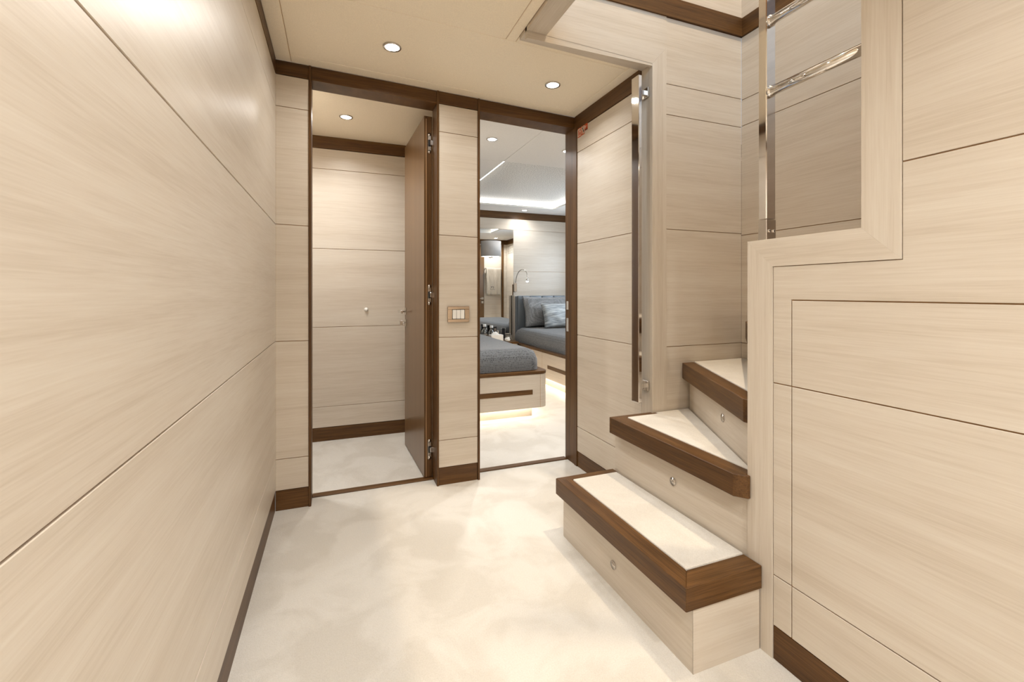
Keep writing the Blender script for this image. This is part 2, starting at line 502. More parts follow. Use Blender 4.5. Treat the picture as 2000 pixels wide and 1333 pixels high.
# upper deck shell
mb = MB('upper_white')
mb.box(-1.25, 1.85, -1.25, 1.67, 4.3, 4.36)
mb.build('ceiling_upper', label='pale ceiling of the deck above the stairs', cat='ceiling', kind='structure')
MB('upper_white').box(-1.26, -1.2, -1.25, 1.67, 2.2, 4.3).build('wall_upper_left', label='pale side wall of the deck above the stairs', cat='wall', kind='structure')
mb = MB('upper_white')
mb.box(-1.2, -0.82, -1.26, -1.2, 2.2, 4.3); mb.box(0.52, 1.85, -1.26, -1.2, 2.2, 4.3)
mb.box(-0.82, 0.52, -1.26, -1.2, 2.2, 2.73); mb.box(-0.82, 0.52, -1.26, -1.2, 3.87, 4.3)
mb.build('wall_upper_front', label='pale window wall of the deck above the stairs', cat='wall', kind='structure')
MB('carpet').box(-1.25, XL - 0.04, -1.25, 1.67, 2.14, 2.2).build('floor_upper', label='carpeted deck edge above the hall', cat='floor', kind='structure')

# hall behind the camera
mb = MB('oak', 'groove'); panels_y(mb, -2.0, 1, XL, XP + 0.06, [0.0] + ZS[1:] + [ZC])
mb.map(fall).build('wall_rear', label='pale oak wall closing the hall behind the viewer', cat='wall', kind='structure')

# stair partition on the right: frame, panels, flush door
XB = 1.166
yo, yi = 0.967, 0.887          # outer / inner edge of the frame's first post
zo, zi = 1.146, 1.070          # top / bottom edge of the horizontal band
yo2, yi2 = 0.664, 0.586        # second post
mb = MB('oak_v', 'oak_y')
mb.prism([(yo, 0), (yi, 0), (yi, zi), (yo, zo)], XP, XB, 'x', 'oak_v', bev=0.0003)
mb.prism([(yo, zo), (yi, zi), (yi2, zi), (yo2, zo)], XP, XB, 'x', 'oak_y', bev=0.0003)
mb.prism([(yo2, zo), (yi2, zi), (yi2, 2.10), (yo2, 2.10)], XP, XB, 'x', 'oak_v', bev=0.0003)
mb.build('trim_10', label='stepped pale oak frame edging the stair partition on the right', cat='trim', kind='structure')
mb = MB('oak', 'groove')
E = 0.0015; yd, zd, YE, yde = 0.833, 0.979, -2.0, 0.10
F = XP + 0.002
mb.prism([(yi, 0.0), (yi, zi), (yi2, zi), (yi2, 2.1), (YE, 2.1), (YE, 0.0)], F + 0.005, XB - 0.002, 'x', 'groove')
def rp(pts): mb.prism(pts, F, F + T, 'x', 'oak', bev=0.0007)
ya, yb2 = yi - E, yd + E
rp([(ya, 0.092 + E), (ya, 0.23 - E), (yb2, 0.23 - E), (yb2, 0.092 + E)])
rp([(ya, 0.23 + E), (ya, 0.753 - E), (yb2, 0.753 - E), (yb2, 0.23 + E)])
rp([(ya, 0.753 + E), (ya, zi - E), (yi2 - E, zi - E), (yi2 - E, 1.275 - E), (YE, 1.275 - E), (YE, zd + E), (yb2, zd + E), (yb2, 0.753 + E)])
rp([(yi2 - E, 1.275 + E), (yi2 - E, 1.80 - E), (YE, 1.80 - E), (YE, 1.275 + E)])
rp([(yi2 - E, 1.80 + E), (yi2 - E, 1.93 - E), (YE, 1.93 - E), (YE, 1.80 + E)])
for z0, z1 in ((0.092, 0.23), (0.23, 0.753), (0.753, zd)):
    rp([(yde - E, z0 + E), (yde - E, z1 - E), (YE, z1 - E), (YE, z0 + E)])
mb.build('wall_right_front', label='pale oak panelled partition on the right beside the stairs', cat='wall', kind='structure')
mb = MB('oak')
for z0, z1 in ((0.092, 0.23), (0.23, 0.753), (0.753, zd)):
    mb.prism([(yd - E, z0 + E), (yd - E, z1 - E), (yde + E, z1 - E), (yde + E, z0 + E)], F, F + 0.0048, 'x', 'oak', bev=0.0007)
mb.build('door_2', label='flush oak access door with hairline joints in the right partition', cat='door', kind='structure')
MB('wenge').box(XP + 0.003, XB, YE, yi - 0.0005, 0.0, 0.09, bev=0.001).build('baseboard_right_front', label='dark walnut baseboard at the foot of the right partition', cat='baseboard', kind='structure')
MB('wenge').box(XP + 0.001, XB, YE, yi2 - 0.001, 1.932, ZC, bev=0.001).build('trim_11', label='dark walnut strip at the top of the right partition', cat='trim', kind='structure')

# ------------------------------------------------------------------ staircase
st = thing('staircase', (0, 0, 0), 'winding staircase of oak risers with walnut edged cream carpet treads', 'staircase')
def step_light(parent, p, n):
    p, n = Vector(p), Vector(n).normalized()
    mb = MB('steel', 'chrome')
    mb.cyl(p, p + n * 0.003, 0.0145, 'steel', 36, bev=0.0008)
    mb.cyl(p + n * 0.003, p + n * 0.0036, 0.010, 'steel', 30)
    return mb.build('step_light', parent=parent, label='small round steel step light in the riser')
ZT = [0.237, 0.473, 0.682, 0.862]
NT = [0.064, 0.066, 0.070, 0.080]
B = 0.0018
# lowest step
z1, z0 = ZT[0], ZT[0] - NT[0]
mb = MB('oak_y', 'oak_x'); mb.box(0.868, 1.104, 0.925, 1.645, 0.0, z0 - 0.0005, 'oak_y')
mb.box(0.868, 1.104, 0.9245, 0.926, 0.0, z0 - 0.0005, 'oak_x')
s1 = mb.build('step', parent=st, label='lowest step of the stairs, straight and longest')
mb = MB('wenge_y', 'wenge_x')
mb.prism([(0.838, 1.656), (0.838, 0.917), (0.895, 0.978), (0.895, 1.618)], z0, z1, 'z', 'wenge_y', bev=B)
mb.prism([(0.838, 0.917), (1.1055, 0.917), (1.1055, 0.978), (0.895, 0.978)], z0, z1, 'z', 'wenge_x', bev=B)
mb.prism([(0.838, 1.656), (0.895, 1.618), (1.1135, 1.618), (1.1135, 1.656)], z0, z1, 'z', 'wenge_x', bev=B)
mb.build('nosing', parent=s1, label='dark walnut edge of the tread')
MB('carpet_step').prism([(0.896, 1.617), (0.896, 0.979), (1.1055, 0.979), (1.1055, 1.617)], z0, z1 + 0.003, 'z', bev=0.004, seg=2).build('tread_carpet', parent=s1, label='cream carpet inlay')
step_light(s1, (0.868, 1.288, 0.082), (-1, 0, 0))
# second step, winder
z1, z0 = ZT[1], ZT[1] - NT[1]
mb = MB('oak_y')
mb.prism([(1.114, 1.640), (1.114, 0.9685), (1.14, 0.9685), (1.50, 1.609), (1.285, 1.609), (1.285, 1.640)], 0.0, z0 - 0.0005, 'z', 'oak_y')
s2 = mb.build('step', parent=st, label='second step of the stairs, tapering to the right')
mb = MB('wenge_y', 'wenge_x')
mb.prism([(1.073, 1.6095), (1.073, 0.985), (1.098, 0.9550), (1.1068, 0.9550), (1.1068, 0.9685), (1.138, 0.9685), (1.138, 0.995), (1.138, 1.585)], z0, z1, 'z', 'wenge_y', bev=B)
mb.prism([(1.073, 1.6105), (1.138, 1.5865), (1.30, 1.5865), (1.30, 1.6095), (1.285, 1.6095), (1.285, 1.622), (1.073, 1.622)], z0, z1, 'z', 'wenge_x', bev=B)
mb.build('nosing', parent=s2, label='dark walnut edge of the tread')
MB('carpet_step').prism([(1.139, 1.586), (1.139, 0.985), (1.145, 0.985), (1.482, 1.606), (1.301, 1.606), (1.301, 1.586)], z0, z1 + 0.003, 'z', bev=0.003, seg=2).build('tread_carpet', parent=s2, label='cream carpet inlay')
step_light(s2, (1.114, 1.283, 0.327), (-1, 0, 0))
# third step, winder turned by 28 degrees
z1, z0 = ZT[2], ZT[2] - NT[2]
mb = MB('oak')
mb.prism([(1.490, 1.609), (1.150, 0.985), (1.168, 0.972), (1.80, 1.55), (1.805, 1.609)], ZT[1] - 0.05, z0 - 0.0005, 'z', 'oak')
s3 = mb.build('step', parent=st, label='third step of the stairs, turned and reaching the corner')
mb = MB('wenge_d')
mb.prism([(1.449, 1.6095), (1.131, 1.002), (1.134, 0.9755), (1.172, 0.9755), (1.183, 0.985), (1.515, 1.6095)], z0, z1, 'z', 'wenge_d', bev=B)
mb.build('nosing', parent=s3, label='dark walnut edge of the tread')
MB('carpet_step').prism([(1.5165, 1.608), (1.186, 0.987), (1.80, 1.572), (1.807, 1.608)], z0, z1 + 0.003, 'z', bev=0.003, seg=2).build('tread_carpet', parent=s3, label='cream carpet inlay')
nn = Vector((-0.878, 0.478, 0)).normalized()
pc = Vector((1.150, 0.985, 0)).lerp(Vector((1.490, 1.609, 0)), 0.37)
step_light(s3, (pc.x, pc.y, 0.555), nn)
# fourth step, only its edge shows past the partition
z1, z0 = ZT[3], ZT[3] - NT[3]
mb = MB('oak')
mb.prism([(1.807, 1.545), (1.18, 0.972), (1.80, 0.972)], ZT[2] - 0.05, z0 - 0.0005, 'z', 'oak')
s4 = mb.build('step', parent=st, label='fourth step of the stairs, mostly hidden by the partition')
MB('wenge_d').prism([(1.8075, 1.588), (1.17, 1.0), (1.175, 0.972), (1.25, 0.972), (1.8075, 1.51)], z0, z1, 'z', bev=B).build('nosing', parent=s4, label='dark walnut edge of the tread')
MB('carpet_step').prism([(1.8065, 1.508), (1.252, 0.972), (1.80, 0.972)], z0, z1 + 0.003, 'z', bev=0.003, seg=2).build('tread_carpet', parent=s4, label='cream carpet inlay')

# ------------------------------------------------------------------ chrome rails
gr = thing('grab_rail', (0, 0, 0), 'tall flat chrome grab rail fixed beside the stair post', 'rail')
MB('chrome').box(1.236, 1.254, 1.640, 1.692, 0.512, 1.957, bev=0.0025, seg=2).build('bar', parent=gr)
for z in (1.885, 0.585):
    mb = MB('steel', 'chrome')
    mb.box(1.279, 1.2868, 1.632, 1.672, z - 0.022, z + 0.022, 'steel', bev=0.002)
    mb.box(1.254, 1.280, 1.646, 1.662, z - 0.010, z + 0.010, 'chrome', bev=0.001)
    mb.build('bracket', parent=gr, label='square steel wall bracket')
sr = thing('stair_railing', (0, 0, 0), 'polished chrome stair railing on top of the low partition', 'railing')
MB('chrome').box(1.120, 1.156, 0.915, 0.941, 1.205, 2.85, bev=0.002).build('post', parent=sr)
mb = MB('steel', 'black'); mb.box(1.1195, 1.1565, 0.9145, 0.9415, 1.1462, 1.204, 'steel', bev=0.001)
sl = mb.build('post_socket', parent=sr, label='satin steel foot of the post')
for x in (1.129, 1.146):
    MB('chrome', 'black').cyl((x, 0.9145, 1.172), (x, 0.912, 1.172), 0.0042, 'chrome', 16).cyl((x, 0.912, 1.172), (x, 0.9115, 1.172), 0.0024, 'black', 6).build('screw', parent=sl)
for z in (1.759, 1.561, 1.957):
    rb = MB('chrome').cyl((1.133, 0.905, z), (1.133, 0.6645, z), 0.0125, 'chrome', 28).build('rail_bar', parent=sr)
    mb = MB('chrome')
    mb.cyl((1.133, 0.9148, z), (1.133, 0.906, z), 0.016, 'chrome', 28, bev=0.002)
    mb.build('collar', parent=rb)

# ------------------------------------------------------------------ open cabin door
dl = thing('door_1', (0.4805, 2.4165, 0.0), 'open walnut cabin door standing in the left doorway', 'door', kind='structure', rotz=math.radians(2.0))
mb = MB('leaf', 'wenge_v')
mb.box(-0.043, 0.0, 0.0, 0.585, 0.008, 1.945, 'leaf', bev=0.0015)
mb.box(-0.0425, -0.0005, -0.0006, 0.001, 0.009, 1.944, 'wenge_v')
mb.box(-0.034, -0.0305, -0.0012, 0.001, 0.009, 1.93, 'groove')
mb.build('door_leaf', parent=dl)
for z in (1.80, 0.985, 0.155):
    mb = MB('chrome', 'steel', 'black')
    mb.box(-0.024, -0.006, -0.003, 0.0, z - 0.052, z + 0.052, 'steel', bev=0.0014)
    mb.cyl((-0.015, -0.0032, z + 0.046), (-0.015, 0, z + 0.046), 0.009, 'steel', 20)
    mb.cyl((-0.015, -0.0032, z - 0.046), (-0.015, 0, z - 0.046), 0.009, 'steel', 20)
    mb.box(-0.022, -0.008, -0.0036, 0.0, z - 0.018, z + 0.018, 'black')
    mb.box(-0.014, 0.0055, -0.016, -0.002, z - 0.014, z + 0.014, 'chrome', bev=0.002)
    mb.build('hinge', parent=dl, label='chrome concealed hinge')
mb = MB('steel', 'chrome')
mb.box(-0.049, -0.043, 0.520, 0.565, 0.855, 0.900, 'steel', bev=0.001)
mb.cyl((-0.049, 0.5425, 0.8775), (-0.082, 0.5425, 0.8775), 0.008, 'chrome')
mb.box(-0.094, -0.080, 0.435, 0.552, 0.868, 0.887, 'chrome', bev=0.002)
mb.build('door_handle', parent=dl, label='square chrome lever handle')
mb = MB('steel', 'chrome')
mb.box(-0.049, -0.043, 0.520, 0.565, 0.780, 0.825, 'steel', bev=0.001)
mb.cyl((-0.049, 0.5425, 0.8025), (-0.066, 0.5425, 0.8025), 0.006, 'chrome')
mb.box(-0.082, -0.064, 0.5375, 0.5475, 0.787, 0.818, 'chrome', bev=0.002)
mb.build('thumb_turn', parent=dl, label='square chrome privacy turn under the handle')

# ------------------------------------------------------------------ light switch, sign, door stop
sw = thing('light_switch', (0.595, YB, 0.884), 'bronze light switch with three white rockers on the pier between the doorways', 'light switch')
mb = MB('bronze', 'black')
x0, x1, z0, z1 = -0.058, 0.058, -0.0415, 0.0415
mb.box(x0, x1, -0.009, 0.0, z0, -0.0245, 'bronze', bev=0.0025, seg=2); mb.box(x0, x1, -0.009, 0.0, 0.0245, z1, 'bronze', bev=0.0025, seg=2)
mb.box(x0, -0.0335, -0.0088, 0.0, -0.0255, 0.0255, 'bronze', bev=0.001); mb.box(0.0335, x1, -0.0088, 0.0, -0.0255, 0.0255, 'bronze', bev=0.001)
mb.box(-0.034, 0.034, -0.004, 0.0, -0.025, 0.025, 'black')
mb.build('plate', parent=sw)
for i in range(3):
    xc = -0.0215 + i * 0.0215
    mb = MB('white')
    mb.prism([(xc - 0.0099, -0.0232), (xc + 0.0099, -0.0232), (xc + 0.0099, 0.0232), (xc - 0.0099, 0.0232)], -0.0095, -0.003, 'y', 'white', bev=0.0015, seg=2)
    mb.build('rocker', parent=sw)

sg = thing('safety_sign', (XR, 2.21, 1.91), 'small red and cream safety sticker high on the oak wall beside the bedroom doorway', 'sign')
def quad(mb, ya, yb_, za, zb, d, mat): mb.box(-d, -d + 0.0004, min(ya, yb_), max(ya, yb_), za, zb, mat)
tiles = [(2.264, 2.226, 1.880, 1.936), (2.224, 2.188, 1.882, 1.936), (2.185, 2.155, 1.896, 1.932)]
for i, (ya, yb_, za, zb) in enumerate(tiles):
    ya -= 2.21; yb_ -= 2.21; za -= 1.91; zb -= 1.91
    mb = MB('red', 'sign_white', 'black')
    quad(mb, ya, yb_, za, zb, 0.0012, 'red')
    w = ya - yb_; h = zb - za
    def q(u0, u1, v0, v1, mat, d=0.0018):
        quad(mb, ya - w * u0, ya - w * u1, za + h * v0, za + h * v1, d, mat)
    if i == 0:      # cream field with a red door pictogram and two dots
        q(0.06, 0.88, 0.10, 0.86, 'sign_white')
        q(0.26, 0.50, 0.16, 0.74, 'red', 0.0023); q(0.64, 0.80, 0.64, 0.76, 'black', 0.0023); q(0.62, 0.82, 0.2, 0.46, 'red', 0.0023)
    elif i == 1:    # cream field with a running figure
        q(0.14, 0.94, 0.44, 0.88, 'sign_white'); q(0.48, 0.94, 0.10, 0.45, 'sign_white'); q(0.14, 0.26, 0.12, 0.45, 'sign_white')
        q(0.52, 0.70, 0.74, 0.86, 'black', 0.0023); q(0.34, 0.58, 0.60, 0.74, 'black', 0.0023); q(0.50, 0.66, 0.44, 0.60, 'black', 0.0023)
        q(0.58, 0.82, 0.32, 0.46, 'black', 0.0023); q(0.70, 0.86, 0.18, 0.36, 'black', 0.0023)
    else:           # red field with a pale flame and an arrow
        q(0.10, 0.28, 0.36, 0.80, 'sign_white', 0.0023); q(0.28, 0.40, 0.46, 0.68, 'sign_white', 0.0023)
        q(0.60, 0.78, 0.52, 0.64, 'sign_white', 0.0023); q(0.04, 0.96, 0.04, 0.17, 'black', 0.0023)
    mb.build('pictogram', parent=sg)

# ------------------------------------------------------------------ structure: left cabin
YC = 3.27
mb = MB('oak', 'groove'); panels_y(mb, YC, -1, -0.45, 0.60, [0.092, 0.23, 0.765, 1.292, 1.827, 1.963])
mb.build('wall_cabin_back', label='pale oak wall seen through the left doorway', cat='wall', kind='structure')
MB('wenge').box(-0.45, 0.60, YC + 0.002, YC + 0.05, 0.0, 0.09, bev=0.001).build('baseboard_cabin', label='dark walnut baseboard seen through the left doorway', cat='baseboard', kind='structure')
MB('wenge').box(-0.45, 0.60, YC - 0.004, YC + 0.05, 1.965, 2.045, bev=0.001).build('trim_12', label='dark walnut strip under the ceiling seen through the left doorway', cat='trim', kind='structure')
MB('ceil').box(-0.45, 0.60, 2.415, YC + 0.05, 2.045, 2.2).build('ceiling_cabin', label='beige ceiling seen through the left doorway', cat='ceiling', kind='structure')
mb = MB('oak', 'groove'); panels_x(mb, -0.42, 1, 2.412, YC, [0.0, 0.23, 0.765, 1.292, 1.827, 2.045])
mb.build('wall_cabin_left', label='left oak wall of the small cabin behind the left doorway', cat='wall', kind='structure')
mb = MB('oak', 'groove'); panels_x(mb, 0.585, -1, 2.412, YC, [0.0, 0.23, 0.765, 1.292, 1.827, 2.045], back=0.04)
mb.build('wall_cabin_right', label='right oak wall of the small cabin behind the open door', cat='wall', kind='structure')
mb = MB('oak'); mb.box(-0.45, -0.1205, 2.412, 2.43, 0, 2.045)
mb.build('wall_cabin_front', label='inner face of the end wall inside the small cabin', cat='wall', kind='structure')
mb = MB('white')
mb.lathe([(0.0, 0.016), (0.006, 0.0155), (0.0105, 0.012), (0.013, 0.006), (0.014, 0.0), (0.0, 0.0)], (0, 0, 0), 'white', 28)
ds = mb.build('door_stop', label='small white round door stop on the oak wall inside the left doorway', cat='door stop')
ds.rotation_euler = (PI / 2, 0, 0); ds.location = (0.192, YC, 0.88)

# ------------------------------------------------------------------ structure: bedroom
YF, XQ, CB = 5.45, 3.20, 2.04
ZB = [0.09, 0.76, 1.27, 1.81, 1.95]
mb = MB('oak', 'groove'); panels_y(mb, YF, -1, 0.64, XQ, ZB)
mb.build('wall_bedroom_back', label='pale oak wall behind the beds in the bedroom', cat='wall', kind='structure')
MB('wenge').box(0.64, XQ, YF - 0.004, YF + 0.05, 1.952, CB, bev=0.001).build('trim_13', label='dark walnut strip under the bedroom ceiling above the beds', cat='trim', kind='structure')
MB('wenge').box(0.64, XQ, YF + 0.002, YF + 0.05, 0.0, 0.088, bev=0.001).build('baseboard_bedroom', label='dark walnut baseboard behind the beds', cat='baseboard', kind='structure')
mb = MB('oak', 'groove'); panels_x(mb, 0.68, 1, 2.412, YF, [0.0] + ZB[1:] + [CB], back=0.05)
mb.build('wall_bedroom_left', label='left oak wall of the bedroom beside the nearer bed', cat='wall', kind='structure')
mb = MB('oak', 'groove')
panels_y(mb, 2.415, 1, 1.338, 1.86, [0.0] + ZB[1:] + [1.95], back=0.04)
panels_y(mb, 2.415, 1, 2.715, 3.075, [0.0, 0.76, 1.27, 1.81, 1.95], back=0.04)
mb.box(1.86, 2.715, 2.37, 2.41, 1.93, 1.95, 'oak'); mb.box(1.338, XQ, 2.37, 2.418, 1.95, CB, 'wenge')
mb.box(3.075, 3.12, 2.37, 2.425, 0.0, 1.95, 'wenge_v'); mb.box(3.12, XQ, 2.37, 2.415, 0.0, 1.95, 'oak')
mb.build('wall_bedroom_front', label='oak wall with a towel seen in the bedroom mirror', cat='wall', kind='structure')
mb = MB('leaf'); mb.box(1.863, 2.712, 2.376, 2.416, 0.008, 1.928, bev=0.001)
d3 = thing('door_3', (0, 0, 0), 'dark door with chrome handle seen in the bedroom mirror', 'door', kind='structure')
mb.build('door_leaf', parent=d3)
mb = MB('chrome')
mb.box(2.655, 2.70, 2.416, 2.422, 0.855, 0.90, bev=0.001); mb.cyl((2.678, 2.422, 0.878), (2.678, 2.455, 0.878), 0.008)
mb.box(2.57, 2.688, 2.453, 2.467, 0.868, 0.887, bev=0.002)
mb.build('door_handle', parent=d3)
mb = MB('chrome'); mb.box(2.655, 2.70, 2.416, 2.422, 0.78, 0.825, bev=0.001); mb.box(2.672, 2.684, 2.422, 2.45, 0.787, 0.818, bev=0.001)
mb.build('thumb_turn', parent=d3)
# window side
mb = MB('oak')
mb.box(XQ, XQ + 0.05, 3.70, 3.95, 0.0, CB); mb.box(XQ, XQ + 0.05, 4.95, YF + 0.05, 0.0, CB)
mb.box(XQ, XQ + 0.05, 3.95, 4.95, 0.0, 1.02); mb.box(XQ, XQ + 0.05, 3.95, 4.95, 1.68, CB)
mb.build('wall_bedroom_right', label='oak side wall of the bedroom around the window', cat='wall', kind='structure')
w1 = thing('window_1', (0, 0, 0), 'side window of the bedroom', 'window', kind='structure')
mb = MB('wenge'); 
for a, b_, c, d in ((3.95, 3.985, 1.02, 1.68), (4.915, 4.95, 1.02, 1.68), (3.985, 4.915, 1.02, 1.055), (3.985, 4.915, 1.645, 1.68)): mb.box(XQ - 0.005, XQ + 0.05, a, b_, c, d)
mb.build('window_frame', parent=w1)
MB('glass').box(XQ + 0.03, XQ + 0.035, 3.98, 4.92, 1.05, 1.65).build('pane', parent=w1)
# ceiling with lit tray
TX0, TX1, TY0, TY1, TZ = 1.24, 2.54, 3.36, 5.08, 2.095
mb = MB('ceil_bed', 'groove')
def bplate(x0, x1, y0, y1): mb.box(x0 + 0.0012, x1 - 0.0012, y0 + 0.0012, y1 - 0.0012, CB, CB + 0.02, 'ceil_bed', bev=0.001)
bplate(0.64, TX0, 2.412, TY0); bplate(TX0, XQ + 0.05, 2.412, TY0); bplate(0.64, TX0, TY0, TY1 + 0.0)
bplate(TX1, XQ + 0.05, TY0, YF + 0.05); bplate(0.64, TX1, TY1, YF + 0.05)
for x0, x1, y0, y1 in ((0.64, TX0 - 0.03, 2.412, YF + 0.05), (TX1 + 0.03, XQ + 0.05, 2.412, YF + 0.05), (TX0 - 0.03, TX1 + 0.03, 2.412, TY0 - 0.03), (TX0 - 0.03, TX1 + 0.03, TY1 + 0.03, YF + 0.05)):
    mb.box(x0, x1, y0, y1, CB + 0.02, 2.2, 'ceil_bed')
mb.box(TX0 - 0.05, TX1 + 0.05, TY0 - 0.05, TY1 + 0.05, TZ, 2.2, 'ceil_spark')
mb.build('ceiling_bedroom', label='white bedroom ceiling with sparkling recessed tray', cat='ceiling', kind='structure')
cl = thing('cove_light', (0, 0, 0), 'glowing light strip around the recessed bedroom ceiling tray', 'light strip')
MB('led').box(TX0 - 0.0005, TX0 + 0.012, TY0 + 0.005, TY1, CB + 0.004, CB + 0.008).build('led_strip', parent=cl)
MB('led').box(TX0, TX1, TY1 + 0.001, TY1 + 0.006, CB + 0.021, CB + 0.043).build('led_strip', parent=cl)
MB('led').box(TX1 + 0.001, TX1 + 0.006, TY0 + 0.005, TY1, CB + 0.021, CB + 0.043).build('led_strip', parent=cl)
MB('white').box(TX0, TX1, TY0 - 0.003, TY0 + 0.004, CB + 0.001, CB + 0.02).build('strip_edge', parent=cl)

# ------------------------------------------------------------------ beds
def rounded_rect(x0, x1, y0, y1, r, n=8):
    pts = []
    for cx, cy, a0 in ((x1 - r, y1 - 0.001, None), (x0 + r, y1 - 0.001, None), (x0 + r, y0 + r, PI), (x1 - r, y0 + r, 1.5 * PI)):
        if a0 is None:
            pts.append((x1 if cx > (x0 + x1) / 2 else x0, y1))
        else:
            for k in range(n + 1):
                a = a0 + PI / 2 * k / n
                pts.append((cx + r * math.cos(a), cy + r * math.sin(a)))
    return pts
BW, BL = 0.83, 2.18
def make_bed(loc, label, hb_flip):
    t = thing('bed', loc, label, 'bed', 'twin beds against the bedroom back wall')
    mb = MB('oak', 'groove'); mb.prism(rounded_rect(0, BW, 0, BL, 0.065), 0.10, 0.36, 'z', bev=0.0015)
    for x in (0.07, BW - 0.07): mb.box(x - 0.001, x + 0.001, -0.0006, 0.01, 0.101, 0.359, 'groove')
    for sx in (-0.0006, BW - 0.0094): mb.box(sx, sx + 0.01, 1.149, 1.151, 0.101, 0.359, 'groove')
    mb.build('frame', parent=t)
    MB('wenge_x').prism(rounded_rect(-0.002, BW + 0.002, -0.002, BL, 0.066), 0.3605, 0.384, 'z', bev=0.003, seg=2).build('top_trim', parent=t, label='dark walnut trim around the bed top')
    MB('oak_x').box(0.08, BW - 0.08, 0.14, BL, 0.0, 0.0995).build('plinth', parent=t)
    mb = MB('led_warm')
    mb.box(0.10, BW - 0.08, 0.118, 0.128, 0.092, 0.0985); mb.box(BW - 0.068, BW - 0.058, 0.15, BL, 0.092, 0.0985); mb.box(0.058, 0.068, 0.15, BL, 0.092, 0.0985)
    mb.build('under_light', parent=t, label='glowing light strip under the bed')
    # drawers: slot pulls on the foot and on both sides
    mb = MB('wenge'); mb.box(0.09, BW - 0.135, -0.0012, 0.01, 0.205, 0.243); mb.build('drawer_slot', parent=t, label='dark slot pull on the foot')
    for sx in (-0.0012, BW - 0.0088):
        mb = MB('wenge'); mb.box(sx, sx + 0.01, 0.35, 1.02, 0.205, 0.243); mb.build('drawer_slot', parent=t, label='dark slot pull on the side')
    # mattress under its spread: rounded block with a soft crown
    b = bmesh.new(); bmesh.ops.create_grid(b, x_segments=40, y_segments=80, size=0.5)
    zt, zb_, rr = 0.555, 0.386, 0.10
    x0, x1, y0, y1 = 0.045, BW - 0.045, 0.035, BL - 0.06
    mesh_pts = {}
    for v in b.verts:
        u, w_ = v.co.x + 0.5, v.co.y + 0.5
        ex = (u - 0.5) * 2; ey = (w_ - 0.5) * 2
        # grid wraps over the edges: outer 20 percent of the parameter range is the skirt
        def wrap(e, half):
            s_ = abs(e); sk = 0.16
            if s_ < 1 - sk: return math.copysign(s_ / (1 - sk) * (half - rr), e), 0.0
            q_ = (s_ - (1 - sk)) / sk
            return math.copysign(half - rr + min(rr, rr * math.sin(min(q_ * 1.25, 1) * PI / 2)), e), q_
        hx, hy = (x1 - x0) / 2, (y1 - y0) / 2
        X, qx = wrap(ex, hx); Y_, qy = wrap(ey, hy)
        qq = min(1.0, math.hypot(qx, qy) if qx and qy else max(qx, qy))
        a = min(qq * 1.25, 1) * PI / 2
        z = zt - rr * (1 - math.cos(a))
        if qq > 0.8: z = zt - rr - (qq - 0.8) / 0.2 * (zt - rr - zb_)
        if qx and qy:   # round the plan corner
            l = math.hypot(qx, qy); s2 = math.sin(min(min(l, 1) * 1.25, 1) * PI / 2) * rr
            X = math.copysign(hx - rr + s2 * qx / l, ex); Y_ = math.copysign(hy - rr + s2 * qy / l, ey)
        z += 0.004 * noise.noise(Vector((X * 3, Y_ * 3, 1.7)))
        v.co = Vector(((x0 + x1) / 2 + X, (y0 + y1) / 2 + Y_, z))
    for f in b.faces: f.smooth = True
    bmesh.ops.recalc_face_normals(b, faces=list(b.faces))
    mb = MB('bedspread'); mb._merge(b, 'bedspread', True)
    mb.build('mattress', parent=t, label='grey woven bedspread over the mattress')
    # headboard: upholstered channels
    hb = MB('vinyl'); hb.box(0.09, BW - 0.02, BL - 0.045, BL + 0.045, 0.42, 0.95, 'vinyl', bev=0.012, seg=3)
    ho = hb.build('headboard', parent=t, label='blue grey leather headboard')
    xs = [0.112 + i * (BW - 0.155) / 4 for i in range(5)]
    for a, c in zip(xs, xs[1:]):
        MB('vinyl').box(a + 0.001, c - 0.001, BL - 0.068, BL - 0.03, 0.44, 0.955, 'vinyl', bev=0.012, seg=3, smooth=True).build('cushion_channel', parent=ho)
    MB('oak_v').box(0.078, 0.089, BL - 0.03, BL + 0.05, 0.30, 0.958, bev=0.001).build('headboard_edge', parent=t, label='thin pale oak edge of the headboard')
    return t
make_bed((0.725, 3.20, 0), 'nearer grey bed whose foot end faces the bedroom doorway', False)
make_bed((2.04, 3.20, 0), 'farther grey bed beyond the aisle with leather headboard and pillows', False)

